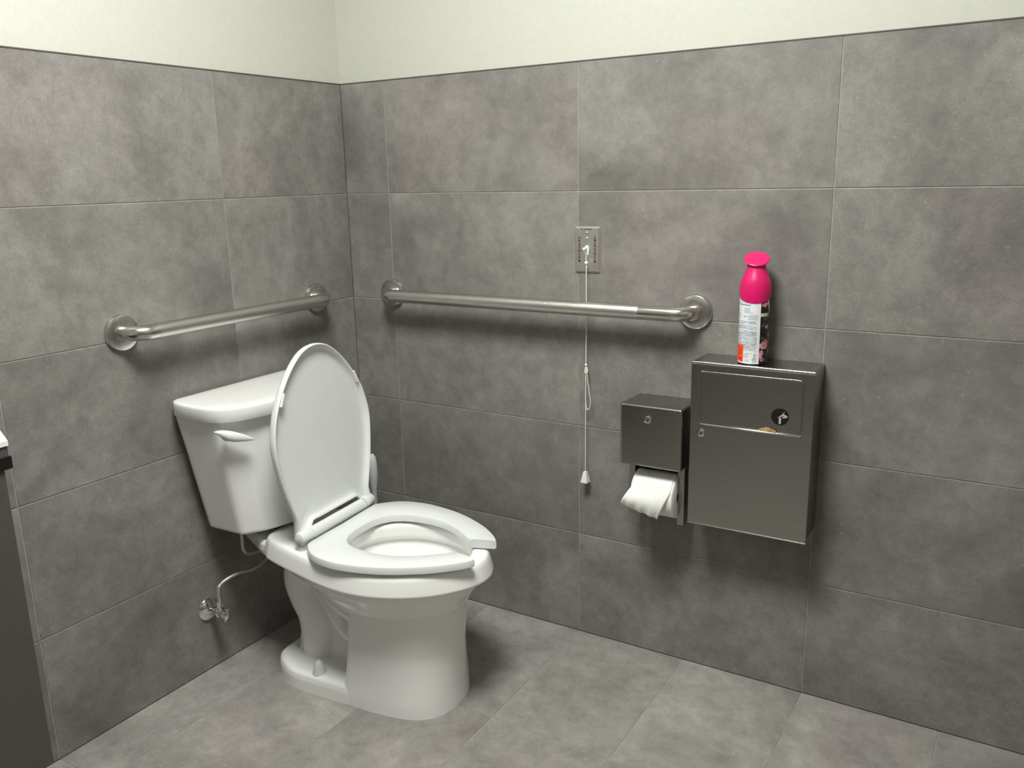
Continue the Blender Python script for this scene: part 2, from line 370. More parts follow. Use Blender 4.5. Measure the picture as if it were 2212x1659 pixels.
# foot flange
ff = polar(mirror_half([(-.146, 0), (-.146, .052), (-.130, .080), (-.104, .101), (-.070, .119), (-.03, .128), (.05, .130), (.125, .129), (.145, .118), (.165, .08), (.17, 0)]), c=(.0, 0))
loft(bm, [ring(ff, z, c=(0, 0), inset=i, T=TT) for z, i in ((-.005, 0), (.030, .001), (.042, .004), (.047, .009), (.049, .018))])
# rear web and trapway
def tbox(x0, x1, h0, h1, z0, z1):
    loft(bm, [[TT((x, y, z)) for x, y in ((x0, -h), (x1, -h), (x1, h), (x0, h))] for z, h in ((z0, h0), (z1, h1))])
tbox(-.098, .15, .046, .022, 0.0, .12); tbox(-.098, .15, .022, .022, .12, .19); tbox(-.098, .05, .022, .030, .19, .345)
tube(bm, [TT(p) for p in catmull([(-.03, 0, .345), (-.070, 0, .30), (-.086, 0, .245), (-.070, 0, .195), (-.048, 0, .15), (-.042, 0, .08), (-.045, 0, .0)], 5)], [.058]*31, 24)
tube(bm, [TT(p) for p in catmull([(.012, 0, .345), (.025, 0, .29), (.050, 0, .235), (.075, 0, .19), (.105, 0, .150), (.13, 0, .13)], 5)], [.048]*26, 24)
tube(bm, [TT(p) for p in catmull([(.10, 0, .15), (.088, 0, .12), (.085, 0, .07), (.095, 0, .0)], 5)], .034, 20)
for s_ in (-1, 1):
    tube(bm, [TT((x, s_*u, z)) for x, u, z in catmull([(-.012, .046, .315), (.010, .056, .275), (.042, .066, .228), (.082, .076, .188), (.125, .083, .162), (.165, .085, .145)], 5)], .021, 16)
    tube(bm, [TT((x, s_*u, z)) for x, u, z in catmull([(.020, .085, .312), (.050, .094, .282), (.088, .102, .256), (.128, .102, .236), (.17, .095, .22)], 5)], .017, 16)
# tank platform at the rear
pf = polar(mirror_half([(-.265, 0), (-.262, .03), (-.235, .048), (-.18, .078), (-.13, .103), (-.05, .10), (0, .10), (.02, 0)]), c=(-.1, 0))
loft(bm, [ring(pf, z, c=(-.1, 0), inset=i, T=TT) for z, i in ((.315, .030), (.335, .008), (.350, .001), (.368, .001), (.376, .008))])
bowl = obj('bowl', bm, M['ceramic'], toilet, smooth=180)
md = bowl.modifiers.new('fuse', 'REMESH'); md.mode = 'VOXEL'; md.voxel_size = 0.0025; md.use_smooth_shade = True
md = bowl.modifiers.new('soften', 'SMOOTH'); md.factor = 0.5; md.iterations = 3
bm = NB(); loft(bm, [ring(ell(.052, .040, .185), .2130, T=TT), ring(ell(.060, .046, .187), .2160, T=TT)]); obj('water', bm, M['water'], toilet)
for s in (-1, 1):
    bm = NB(); lathe(bm, [(.0175, 0), (.0165, .003), (.0145, .012), (.0125, .022), (.009, .030), (.004, .0335), (.001, .034)], TT((.022, s*.104, .0485)), n=24)
    obj('bolt_cap', bm, M['seat'], toilet)

# seat
seat_half = [(.046, 0), (.044, .06), (.044, .128), (.052, .146), (.095, .182), (.15, .196), (.20, .195), (.27, .180), (.33, .155), (.385, .123), (.425, .090), (.447, .066), (.453, .053)]
inner_half = [(.389, .037), (.352, .064), (.307, .093), (.262, .109), (.21, .113), (.165, .107), (.130, .088), (.109, .052), (.104, 0)]
def sm_half(h, sub=5): return [(p.x, p.y) for p in catmull([(a, b, 0) for a, b in h], sub)]
so = seat_half[:3] + sm_half(seat_half[2:])[1:]; si = sm_half(inner_half[::-1])[::-1]
bm = NB()
# build as strips: outer & inner rails with equal count per half
def resample(P, n):
    P = [Vector((a, b)) for a, b in P]; L = [0]
    for a, b in zip(P[:-1], P[1:]): L.append(L[-1]+(b-a).length)
    out = []
    for k in range(n):
        s = L[-1]*k/(n-1); i = 0
        while i < len(L)-2 and L[i+1] < s: i += 1
        f = (s-L[i])/max(1e-9, L[i+1]-L[i]); out.append(P[i].lerp(P[i+1], f))
    return out
nS = 60
ro = resample(so, nS); ri = resample(si[::-1], nS)        # both from back axis to front tip
sec = []                                                   # cross sections round the horseshoe
full = [(Vector((o_.x, -o_.y)), Vector((i_.x, -i_.y))) for o_, i_ in zip(ro[::-1], ri[::-1])] + list(zip(ro, ri))[1:]
for o_, i_ in full:
    d = (o_-i_).normalized(); wdt = (o_-i_).length
    prof = [(0.004, .3965), (0.0, .400), (0.0, .4115), (0.002, .4155), (0.006, .4175), (.5, None), (-0.008, .4175), (-0.003, .4150), (0.0, .409), (0.0, .3985), (-.003, .3965)]
    pts = []
    for a, z in prof:
        if z is None: p = (o_+i_)/2; z = .4185
        elif prof.index((a, z)) < 5: p = o_ - d*a
        else: p = i_ - d*a if a <= 0 else i_
        if prof.index((a, z)) > 5 if (a, z) in prof else False: p = i_ + d*(-a)
        pts.append(TT((p.x, p.y, z)))
    sec.append(pts)
loft(bm, sec, (True, True))
bmesh.ops.remove_doubles(bm, verts=bm.verts[:], dist=1e-5)
seat = obj('seat', bm, M['seat'], toilet, smooth=30)
for x, y in ((.39, .085), (.39, -.085), (.12, .165), (.12, -.165)):
    bm = NB(); p = TT((x, y, 0)); box(bm, p.x-.012, p.x+.012, p.y-.004, p.y+.004, .3915, .3968, .001)
    obj('seat_bumper', bm, M['seat'], seat)
bm = NB(); tube(bm, [TT((.030, -.104, .4255)), TT((.030, .104, .4255))], .0150, 24); obj('hinge_barrel', bm, M['seat'], seat)
for s in (-1, 1):
    bm = NB(); p = [TT((.022, s*.126, .392)), TT((.024, s*.126, .402)), TT((.027, s*.126, .418))]
    tube(bm, p, [.014, .0135, .011], 16); obj('hinge_post', bm, M['seat'], seat)

# raised lid
LL = math.radians(4.0)
LV = -math.sin(LL)*TF + math.cos(LL)*Z; LN = TU.cross(LV)
LH = Vector((0.308, -.475, .435)) + TU*0.0125
def LT(v): return LH + TU*v[0] + LV*v[1] + LN*v[2]
LSX = .985
lh = [(0, .010), (.06, .010), (.098, .009), (.1065, -.012), (.120, -.022), (.138, -.020), (.149, -.006), (.146, .010), (.145, .022), (.152, .045), (.162, .075), (.172, .11), (.181, .155), (.187, .205), (.182, .25), (.165, .30), (.133, .35), (.092, .394), (.048, .424), (0, .434)]
poly = [(a*LSX, b) for a, b in lh] + [(-a*LSX, b) for a, b in lh[-2:0:-1]]
LR = polar(poly, c=(0, .2), N=160)
def LRg(z, ins): return ring(LR, z, c=(0, .2), inset=ins, T=LT)
bm = NB()
loft(bm, [LRg(-.0225, .10), LRg(-.0220, .05), LRg(-.0200, .022), LRg(-.0160, .008), LRg(-.011, .002), LRg(-.006, .0003), LRg(0, 0), LRg(.004, .0008), LRg(.0060, .0030), LRg(.0055, .0058),
          LRg(.002, .0080), LRg(-.003, .0105), LRg(-.0062, .0150), LRg(-.0078, .024), LRg(-.0086, .05), LRg(-.0090, .09)])
for s in (-1, 1):
    tube(bm, [TT((.028, s*.1065+.003, .4255)), TT((.028, s*.110+.003, .4255)), TT((.027, s*.143+.003, .4255)), TT((.027, s*.147+.003, .4255))], [.0150, .0160, .0155, .012], 24)
lid = obj('lid', bm, M['seat'], toilet, smooth=50)
for u, v, a in ((-.138, .325, 1.10), (.143, .322, 2.0)):
    bm = NB()
    c = Vector((u, v, .003)); d = Vector((math.cos(a), math.sin(a), 0)); q = Vector((-d.y, d.x, 0))
    rr = [[LT(c+d*x+q*y+Vector((0, 0, z))) for x, y in ((-.017, -.003), (.017, -.003), (.017, .003), (-.017, .003))] for z in (-.006, .0055)]
    loft(bm, rr); bmesh.ops.bevel(bm, geom=bm.edges[:], offset=.001, segments=2, affect='EDGES')
    obj('lid_bumper', bm, M['white_plastic'], lid)

# tank (square to the wall)
TC = -.485
def tk(half, z, inset=0.0, c=(.11, 0), N=120):
    key = tuple(half)
    if key not in tk.c: tk.c[key] = polar(mirror_half(half), c=c, N=N, sm=False)
    return ring(tk.c[key], z, c=c, inset=inset, T=lambda v: Vector((v.x, TC+v.y, v.z)))
tk.c = {}
hb = [(.032, 0), (.032, .140), (.036, .150), (.046, .155), (.150, .152), (.158, .149), (.164, .143), (.185, .110), (.201, .070), (.209, .030), (.211, 0)]
ht = [(0.022, 0.0), (0.022, 0.196), (0.026, 0.204), (0.036, 0.208), (0.158, 0.206), (0.166, 0.203), (0.173, 0.196), (0.196, 0.15), (0.213, 0.095), (0.223, 0.04), (0.226, 0.0)]
bm = NB()
loft(bm, [tk(hb, .404, .020), tk(hb, .4055, .006), tk(hb, .4095, .001), tk(hb, .415)] +
     [tk([(a[0]*(1-f)+b[0]*f, a[1]*(1-f)+b[1]*f) for a, b in zip(hb, ht)], .415+(.712-.415)*f) for f in (.33, .66)] + [tk(ht, .712)])
tank = obj('tank', bm, M['ceramic'], toilet, smooth=60)
hl = [(0.01, 0.0), (0.01, 0.183), (0.013, 0.195), (0.022, 0.205), (0.04, 0.212), (0.07, 0.2165), (0.11, 0.218), (0.145, 0.216), (0.168, 0.21), (0.186, 0.199), (0.2, 0.185), (0.212, 0.165), (0.224, 0.131), (0.234, 0.085), (0.241, 0.04), (0.243, 0.0)]
bm = NB()
loft(bm, [tk(hl, .7085, .006), tk(hl, .7095, .002), tk(hl, .712), tk(hl, .738), tk(hl, .7420, .0006), tk(hl, .7448, .0022), tk(hl, .7463, .0055), tk(hl, .7468, .010), tk(hl, .7476, .040), tk(hl, .7480, .08)])
obj('tank_lid', bm, M['ceramic'], toilet, smooth=50)
bm = NB(); lathe(bm, [(.032, 0), (.036, .006), (.036, .02), (.032, .03)], (.13, TC, .375), n=24); obj('gasket', bm, M['darkrub'], toilet)
for y in (-.075, .075):
    bm = NB(); lathe(bm, [(.004, 0), (.004, .05)], (.12, TC+y, .356), n=12); lathe(bm, [(.012, 0), (.012, .004), (.008, .010)], (.12, TC+y, .392), n=6); obj('tank_bolt', bm, M['braid'], toilet)
# flush lever on the chamfered front corner
bm = NB()
lc = Vector((.1935, -.6615, .6775)); e1 = Vector((.44, .90, 0)).normalized(); en = Vector((e1.y, -e1.x, 0))
prof = [(-.046, .001, .0100, .0012), (-.038, .006, .0100, .0055), (-.027, .011, .0040, .0105), (-.017, .014, -.0035, .0135), (-.006, .013, -.0035, .0140), (.008, .010, -.0010, .0120), (.024, .007, .0020, .0085), (.037, .003, .0020, .0045), (.044, .001, .001, .0012)]
rings = []
for s, dth, zc, hh in prof:
    rings.append([lc + e1*s + en*(.016+dth*math.cos(a)*.9) + Z*(-s*.34 + zc*.25 + hh*math.sin(a)*.95) for a in [2*PI*k/16 for k in range(16)]])
loft(bm, rings); tube(bm, [lc+e1*-.02, lc+e1*-.02+en*.016], .008, 14)
obj('flush_lever', bm, M['seat'], toilet, smooth=60)

# ------------------------------------------------------------------ shutoff valve and hose
vy, vz = -.638, .168
valve = thing('shutoff_valve', 'chrome water shutoff valve on the wall below and left of the tank', 'valve', (0, vy, vz))
bm = NB(); lathe(bm, [(.031, 0), (.031, .002), (.028, .006), (.020, .010), (.012, .013), (.008, .014)], (0, vy, vz), (1, 0, 0), 32); obj('escutcheon', bm, M['chrome'], valve)
bm = NB(); lathe(bm, [(.008, 0), (.008, .022), (.0125, .024), (.0125, .036), (.010, .038), (.010, .054), (.007, .056), (.007, .062)], (.008, vy, vz), (1, 0, 0), 20)
tube(bm, [(.048, vy, vz), (.048, vy, vz+.018)], .007, 14); lathe(bm, [(.0095, 0), (.0095, .012), (.007, .014)], (.048, vy, vz+.018), n=6); obj('valve_body', bm, M['chrome'], valve)
bm = NB(); lathe(bm, [(.004, 0), (.012, .001), (.0125, .005), (.006, .008)], (0, 0, 0), n=20)
for v in bm.verts: v.co = Vector((v.co.z+.067, v.co.y*.75*math.cos(.5)+v.co.x*1.35*math.sin(.5)*.6+vy, v.co.x*1.35+vz))
obj('valve_handle', bm, M['chrome'], valve)
hp = [(.048, vy, .200), (.048, -.640, .222), (.050, -.636, .243), (.058, -.615, .257), (.066, -.580, .262), (.070, -.542, .256), (.074, -.508, .262), (.076, -.489, .278), (.074, -.497, .294), (.072, -.525, .298), (.074, -.553, .306), (.078, -.571, .326), (.080, -.574, .350), (.080, -.574, .388)]
bm = NB(); P = catmull(hp, 6); tube(bm, P, [.0048 if i > 12 else .0066 for i in range(len(P))], 12)
obj('supply_hose', bm, M['braid'], valve, smooth=70)
bm = NB(); lathe(bm, [(.008, -.006), (.016, 0), (.016, .010), (.012, .014), (.012, .020)], (.080, -.574, .384), n=10); obj('coupling_nut', bm, M['brush_plastic'], valve)

# ------------------------------------------------------------------ toilet brush
br = thing('toilet_brush', 'white long-handled brush in a holder in the corner behind the toilet', 'toilet brush', (.127, -.108, 0))
bx, by = .127, -.108
bm = NB(); lathe(bm, [(.048, 0), (.050, .004), (.046, .06), (.040, .12), (.042, .125), (.038, .125), (.036, .118), (.04, .02), (.001, .018)], (bx, by, 0), n=32); obj('holder', bm, M['white_plastic'], br)
bm = NB()
hpz = [(.0055, .13), (.0075, .25), (.0080, .31), (.0085, .345), (.0135, .375), (.0148, .40), (.0140, .43), (.0115, .448), (.006, .457), (.001, .459)]
lathe(bm, [(r, z-.0) for r, z in hpz], (bx, by, 0), n=24); obj('handle', bm, M['brush_plastic'], br, label='pale grey-white rounded grip and shaft')
bm = NB()
for k in range(36):
    a = k*2.4; z = .03+.08*k/36; tube(bm, [(bx, by, z), (bx+.030*math.cos(a), by+.030*math.sin(a), z+.004)], .0012, 5)
tube(bm, [(bx, by, .028), (bx, by, .14)], .005, 8); obj('bristles', bm, M['white_plastic'], br)

# ------------------------------------------------------------------ grab bars
def grab(name, label, along, nrm, c0_, c1_, group, peened):
    """c0_, c1_: flange centres on the wall; nrm: out of the wall"""
    c0_, c1_, nrm = Vector(c0_), Vector(c1_), Vector(nrm)
    t = thing('grab_bar', label, 'grab bar', (c0_+c1_)/2, group)
    d = (c1_-c0_).normalized(); OUT = .059; r = .0175; br_ = .040
    path = [c0_+nrm*.004, c0_+nrm*(OUT-br_)]
    for k in range(1, 11):
        a = k/10*PI/2; path.append(c0_+nrm*(OUT-br_+br_*math.sin(a))+d*(br_*(1-math.cos(a))))
    path2 = [c1_+(p-c0_-d*((p-c0_).dot(d))) - d*((p-c0_).dot(d)) for p in path]
    L = path[-1]; Rr = path2[-1]
    bm = NB(); tube(bm, path + [L+(Rr-L)*k/6 for k in range(1, 6)] + path2[::-1], r, 32)
    obj('bar', bm, M['barsteel'], t, smooth=80)
    a0, a1 = L.lerp(Rr, peened[0]), L.lerp(Rr, peened[1])
    bm = NB(); tube(bm, [a0, a0.lerp(a1, .5), a1], r+.0003, 40); obj('peened_grip', bm, M['peened'], t, smooth=80)
    for c in (c0_, c1_):
        bm = NB(); lathe(bm, [(.0415, 0), (.0415, .006), (.0400, .0095), (.037, .0110), (.020, .0125), (.0185, .0125)], c+nrm*.0, nrm, 48); obj('flange', bm, M['steel'], t, smooth=28)
    return t
grab('bar2', 'long stainless steel grab bar on the right-hand wall, the cord passing behind it', X, (0, -1, 0), (.157, 0, .929), (1.078, 0, .929), 'grab bars on the tiled walls', (.0, .905))
grab('bar1', 'short stainless steel grab bar on the left wall above the tank', Y, (1, 0, 0), (0, -.786, .927), (0, -.163, .927), 'grab bars on the tiled walls', (.02, .98))

# ------------------------------------------------------------------ emergency pull station
ps = thing('emergency_pull_switch', 'small steel emergency call plate lettered urgence and emergency, with a hanging white cord', 'call switch', (.791, 0, 1.069))
px0, px1, pz0, pz1 = .7555, .8265, 1.0115, 1.1265
bm = NB(); b_ = .0045
loft(bm, [[Vector((x, y, z)) for x, z in ((px0+i, pz0+i), (px1-i, pz0+i), (px1-i, pz1-i), (px0+i, pz1-i))] for y, i in ((0, 0), (-.0015, 0), (-.0058, b_))])
obj('cover_plate', bm, M['plate'], ps, smooth=20)
def vtext(s, x, ztop, dz, size, name, lab):
    bm = NB()
    for k, ch in enumerate(s):
        zc = ztop-dz*k
        text_bm(bm, ch, size, lambda v: Vector((x+v.x*1.12, -.0060-v.z, zc+v.y)), 0, .00015, .00028)
    lathe(bm, [(.0030, 0), (.0030, .0004)], (x, -.0059, ztop-dz*len(s)), (0, -1, 0), 16)
    obj(name, bm, M['red'], ps, smooth=0, label=lab)
vtext('URGENCE', .7697, 1.0985, .0082, .0082, 'lettering', 'dark red letters reading URGENCE, stacked')
vtext('EMERGENCY', .8130, 1.0995, .0066, .0068, 'lettering', 'dark red letters reading EMERGENCY, stacked')
bm = NB(); lathe(bm, [(.0018, 0), (.0018, .0003)], (.7765, -.0059, 1.1205), (0, -1, 0), 14)
for k in range(6): box(bm, .784+k*.0036, .7866+k*.0036, -.0062, -.0057, 1.1193, 1.1214)
obj('lettering', bm, M['red'], ps, smooth=0, label='tiny illegible line of dark print')
for zc in (1.1105, 1.0965, 1.0235):
    bm = NB(); lathe(bm, [(.0042, 0), (.0040, .0010), (.0028, .0022), (.0006, .0027)], (.7900, -.0058, zc), (0, -1, 0), 20); obj('screw', bm, M['chrome'], ps)
bm = NB(); box(bm, .7862, .7958, -.0068, -.0055, 1.0565, 1.0800, .0006); box(bm, .7875, .7920, -.0165, -.006, 1.0690, 1.0760, .0012)
lathe(bm, [(.0016, 0), (.0036, .002), (.0036, .005), (.0016, .006)], (.7895, -.0160, 1.0725), (0, -1, 0), 12)
obj('toggle', bm, M['white_plastic'], ps)
cy = -.019
bm = NB(); tube(bm, [(.7900, -.0165, 1.0725), (.7925, -.018, 1.060), (.7950, cy, 1.0415)], .0005, 6); tube(bm, [(.7930, -.008, 1.0600), (.7945, -.016, 1.050), (.7952, cy, 1.0415)], .0005, 6)
obj('thread', bm, M['cord'], ps)
bm = NB(); bmesh.ops.create_uvsphere(bm, u_segments=16, v_segments=10, radius=.0046, matrix=Matrix.Translation((.7955, cy, 1.0375))); obj('bead', bm, M['white_plastic'], ps)
bm = NB()
tube(bm, catmull([(.7955, cy, 1.034), (.7953, cy, .95), (.7950, cy, .86), (.7940, cy, .785), (.7945, cy, .779)], 6), .00115, 8)
bmesh.ops.create_uvsphere(bm, u_segments=12, v_segments=8, radius=.0036, matrix=Matrix.Translation((.7945, cy, .7755)))
tube(bm, catmull([(.7945, cy, .776), (.7985, cy-.001, .766), (.7995, cy-.002, .758), (.7965, cy-.002, .7535), (.7925, cy-.002, .756), (.7915, cy-.001, .763), (.794, cy, .773)], 5), .0011, 8)
tube(bm, catmull([(.7945, cy, .773), (.7975, cy, .757), (.7990, cy, .735), (.8030, cy, .705), (.8068, cy, .683), (.8052, cy, .664), (.8000, cy, .6565), (.7945, cy, .663), (.7928, cy, .69), (.7935, cy, .73), (.7945, cy, .771)], 6), .0011, 8)
tube(bm, [(.7935, cy, .76), (.7928, cy, .66), (.7922, cy, .56), (.7918, cy, .484)], .0010, 8)
obj('pull_cord', bm, M['cord'], ps, smooth=60)
bm = NB()
def sq(h, z, rot=.75): return [Vector((.7920+h*1.15*math.cos(rot+PI/2*k), cy+h*1.15*math.sin(rot+PI/2*k), z)) for k in range(4)]
loft(bm, [sq(.0045, .485), sq(.0055, .484), sq(.0118, .456), sq(.0110, .4545)]); obj('pull_weight', bm, M['white_plastic'], ps, smooth=0)

# ------------------------------------------------------------------ sanitary napkin disposal
BX0, BX1, BZ0, BZ1, BY = 1.106, 1.383, .436, .8310, -.101
nb = thing('disposal_bin', 'larger stainless steel wall-mounted disposal bin with a round black hand symbol', 'disposal bin', ((BX0+BX1)/2, 0, BZ0))
bm = NB(); box(bm, BX0+.002, BX1-.002, BY+.006, 0, BZ0+.003, BZ1, .0022, 2); obj('body', bm, M['box'], nb, smooth=30)
bm = NB()
fz = .690; y0, y1 = BY, BY+.0065
# front skin: frame of four panels round the inset flap, one mesh
fx0, fx1, fz1 = 1.133, 1.3555, .806
box(bm, BX0, BX1, y0, y1, BZ0, fz-.004, .0016, 2)
box(bm, BX0, fx0-.002, y0, y1, fz-.0055, BZ1-.006, .0016, 2); box(bm, fx1+.002, BX1, y0, y1, fz-.0055, BZ1-.006, .0016, 2); box(bm, fx0-.004, fx1+.004, y0, y1, fz1, BZ1-.006, .0016, 2)
door = obj('door', bm, M['box'], nb, smooth=30)
bm = NB(); box(bm, fx0-.0025, fx1+.0025, y0+.0004, y1, fz-.0035, fz1+.001, .0012, 2); obj('flap', bm, M['box'], nb, smooth=30)
bm = NB(); tube(bm, catmull([(1.1285, y0, fz+.006), (1.1280, y0, .79), (1.1290, y0, .803), (1.1340, y0, .8085), (1.145, y0, .8090), (1.30, y0, .8095), (1.348, y0, .8097), (1.3572, y0, .8060), (1.3598, y0, .797), (1.3600, y0, fz+.006)], 6), .0011, 10)
obj('embossed_border', bm, M['box'], nb, smooth=80)
bm = NB(); tube(bm, [(1.1300, y0-.0002, fz-.0055), (1.132, y0-.0012, fz-.006), (1.245, y0-.0016, fz-.0062), (1.358, y0-.0012, fz-.006), (1.360, y0-.0002, fz-.0055)], [.001, .0026, .0028, .0026, .001], 12); obj('rolled_lip', bm, M['steel'], nb, smooth=80)
bm = NB(); box(bm, BX0-.0006, BX1+.0006, BY-.0010, BY+.012, BZ1-.0075, BZ1+.0005, .0028, 3); obj('top_edge', bm, M['steel'], nb, smooth=30)
bm = NB(); box(bm, BX0-.0004, BX1+.0004, BY-.0018, BY+.006, BZ0-.0015, BZ0+.0015, .0008, 2); obj('bottom_edge', bm, M['steel'], nb, smooth=30)
def lock(cx, cy_, cz, par, r=.0100):
    bm = NB(); lathe(bm, [(r, -.001), (r, .003), (r*.86, .0052), (r*.66, .0055), (r*.62, .0030), (r*.30, .0030)], (cx, cy_, cz), (0, -1, 0), 28)
    l = obj('lock', bm, M['chrome'], par, smooth=25)
    bm = NB(); lathe(bm, [(r*.34, .0028), (r*.30, .0050), (r*.1, .0054)], (cx, cy_, cz), (0, -1, 0), 16); box(bm, cx-.0006, cx+.0006, cy_-.0060, cy_-.004, cz-.0030, cz+.0030); obj('keyhole', bm, M['boxdark'], l)
lock(1.1345, BY, .6625, nb)
bm = NB(); lathe(bm, [(.0193, 0), (.0193, .0006)], (1.312, BY+.0003, .7235), (0, -1, 0), 40)
sym = obj('symbol_disc', bm, M['black'], nb, smooth=30, label='round black sticker with a grey pictogram of a hand dropping a wrapped item')
bm = NB(); yy = BY-.0006
def flat(pts, th=.00025):
    vs = [[Vector((1.312+a*.0193, y, .7235+b*.0193)) for a, b in pts] for y in (yy, yy-th)]
    loft(bm, vs)
flat([(-.35, -.12), (-.28, -.14), (-.02, .10), (.05, .06), (.18, .30), (.52, .34), (.88, .18), (.84, .03), (.62, -.05), (.30, -.10), (.26, -.02), (.42, .02), (.52, .08), (.34, .14), (.20, .12), (.04, -.04), (-.04, .02)][:3] + [(.22, .30), (.46, .62), (.54, .60), (.36, .34), (.55, .34), (.88, .14), (.84, .02), (.50, -.10), (.28, -.12), (.27, -.04), (.46, .06), (.32, .14), (.10, -.02)][0:13])
flat([(-.11 + .0, -.10), (.15, -.12), (.17, -.30), (.13, -.50), (.16, -.72), (.10, -.84), (-.06, -.84), (-.12, -.72), (-.09, -.48), (-.12, -.28)])
obj('pictogram', bm, M['pictogram'], sym, smooth=0)
# tan paper peeping out of the slot
ts = NB(); n1 = 12
rg = []
for k in range(n1+1):
    x = 1.268+.038*k/n1; h = .0075*math.sin(PI*min(1, (k+1.2)/(n1+2)))+.0012*random.random()
    rg.append([Vector((x, BY-.0030, fz-.006)), Vector((x, BY-.0032, fz-.001+h)), Vector((x, BY-.0022, fz-.001+h)), Vector((x, BY-.0008, fz-.006))])
loft(ts, rg)
tag(obj('paper_scrap', ts, M['tan'], smooth=60), 'crumpled tan paper edge poking out of the disposal bin slot', 'paper')

# ------------------------------------------------------------------ toilet paper dispenser
DX0, DX1, DZ0, DZ1, DY = .936, 1.094, .563, .7165, -.122
td = thing('toilet_paper_dispenser', 'smaller stainless steel toilet roll dispenser fixed left of the disposal bin', 'paper dispenser', (1.015, 0, .42))
bm = NB(); box(bm, DX0+.0025, DX1-.0025, -.0595, 0, .60, DZ1-.0028, .002, 2); box(bm, .945, 1.092, -.004, 0, .405, .62)
obj('back_plate', bm, M['box'], td, smooth=30)
bm = NB(); box(bm, DX0, DX1, DY, -.0595, DZ0, DZ1, .006, 4)
obj('hood', bm, M['box'], td, smooth=30)
lock(1.0100, DY, .6830, td, .0095)
for x0, x1, yd in ((.9395, .9420, -.066), (1.0880, 1.0905, -.082)):
    bm = NB(); box(bm, x0, x1, yd, 0, .414, .61, .0008); xa, xb = (x0, x0+.016) if x0 < 1 else (x1-.017, x1)
    box(bm, xa, xb, yd-.0015, yd+.001, .414, .61, .0006)
    obj('side_arm', bm, M['box'], td, smooth=30)
bm = NB(); box(bm, .942, 1.090, -.030, 0, .4135, .4165, .0006); tube(bm, [(.942, -.068, .483), (1.089, -.068, .483)], .006, 12); obj('roll_spindle', bm, M['boxdark'], td)
RCX0, RCX1, RY_, RZc, RR_ = .9655, 1.0745, -.070, .484, .0545
tr = thing('toilet_roll', 'white toilet paper roll with a loose torn sheet hanging from the dispenser', 'toilet roll', (1.02, RY_, RZc))
bm = NB(); NN = 48
def rr(x, r): return [Vector((x, RY_+r*math.cos(2*PI*k/NN), RZc+r*math.sin(2*PI*k/NN))) for k in range(NN)]
loft(bm, [rr(RCX0, .02), rr(RCX0, RR_-.002), rr(RCX0+.0015, RR_), rr(RCX1-.0015, RR_), rr(RCX1, RR_-.002), rr(RCX1, .02)], (False, False)); loft(bm, [rr(RCX0, .02), rr(RCX1, .02)], (False, False))
obj('roll', bm, M['paper'], tr, smooth=40)
bm = NB(); loft(bm, [rr(RCX0+.001, .0198), rr(RCX1-.001, .0198), rr(RCX1-.001, .0185), rr(RCX0+.001, .0185)], (False, False)); obj('cardboard_core', bm, M['tan'], tr)
# hanging sheet: over the roll then falling down and to the left
bm = NB(); NU, NV = 22, 26; grid = []
for j in range(NV+1):
    s = j/NV; row = []
    for i in range(NU+1):
        u = i/NU
        xt = RCX0+.003+(RCX1-RCX0-.008)*u
        if s < .35:
            a = PI/2 + (s/.35)*(PI*.36)
            r = RR_+.0020
            p = Vector((xt, RY_+r*math.cos(a), RZc+r*math.sin(a)))
        else:
            f = (s-.35)/.65; a = PI/2+PI*.36; r = RR_+.0020
            p0 = Vector((xt, RY_+r*math.cos(a), RZc+r*math.sin(a)))
            end_l = Vector((.9460, -.137, .4640)); end_r = Vector((1.0400, -.128, .4370))
            p1 = end_l.lerp(end_r, u)
            p = p0.lerp(p1, f); p.y -= .014*math.sin(PI*f)*(.7+.3*(1-u))
            p.y += .0016*math.sin(u*22)*f*f + .0009*math.sin(u*55+1)*f*f
            if j == NV: p.z += .0010*math.sin(i*2.4)+.0008*math.sin(i*5.1)
        row.append(bm.verts.new(p))
    grid.append(row)
for j in range(NV):
    for i in range(NU): bm.faces.new((grid[j][i], grid[j][i+1], grid[j+1][i+1], grid[j+1][i]))
sh = obj('loose_sheet', bm, M['paper'], tr, smooth=180)
sh.modifiers.new('thick', 'SOLIDIFY').thickness = .0004

# ------------------------------------------------------------------ air freshener
AX, AY, AZ = 1.2335, -.058, BZ1+.0007
af = thing('air_freshener', 'air freshener can with hot pink cap and floral print, standing on the steel bin', 'spray can', (AX, AY, AZ))
bm = NB(); lathe(bm, [(.0300, 0), (.0320, .0008), (.0325, .002), (.0325, .150), (.0315, .165), (.028, .178), (.020, .185)], (AX, AY, AZ), n=48); obj('can_body', bm, M['navy'], af, smooth=40)
def aa(deg): return math.radians(deg)
def patch(bm, a0, a1, z0, z1, r=.0328, n=12, mi=0, ztop=None):
    P = []
    for k in range(n+1):
        a = a0+(a1-a0)*k/n
        P.append((math.cos(a), math.sin(a)))
    lo = [bm.verts.new((AX+r*c, AY+r*s, AZ+z0)) for c, s in P]; hi = [bm.verts.new((AX+r*c, AY+r*s, AZ+z1)) for c, s in P]
    for k in range(n): bm.faces.new((lo[k], lo[k+1], hi[k+1], hi[k])).material_index = mi
VD = math.degrees(math.atan2(CAM.y-AY, CAM.x-AX))     # direction of the viewer, used only to find which side of the can shows
VD = -74.4
LA0, LA1 = VD-150, VD+24.5
bm = NB(); patch(bm, aa(LA0), aa(LA1), .0022, .168, .03275, 40); obj('label', bm, M['label'], af, smooth=60)
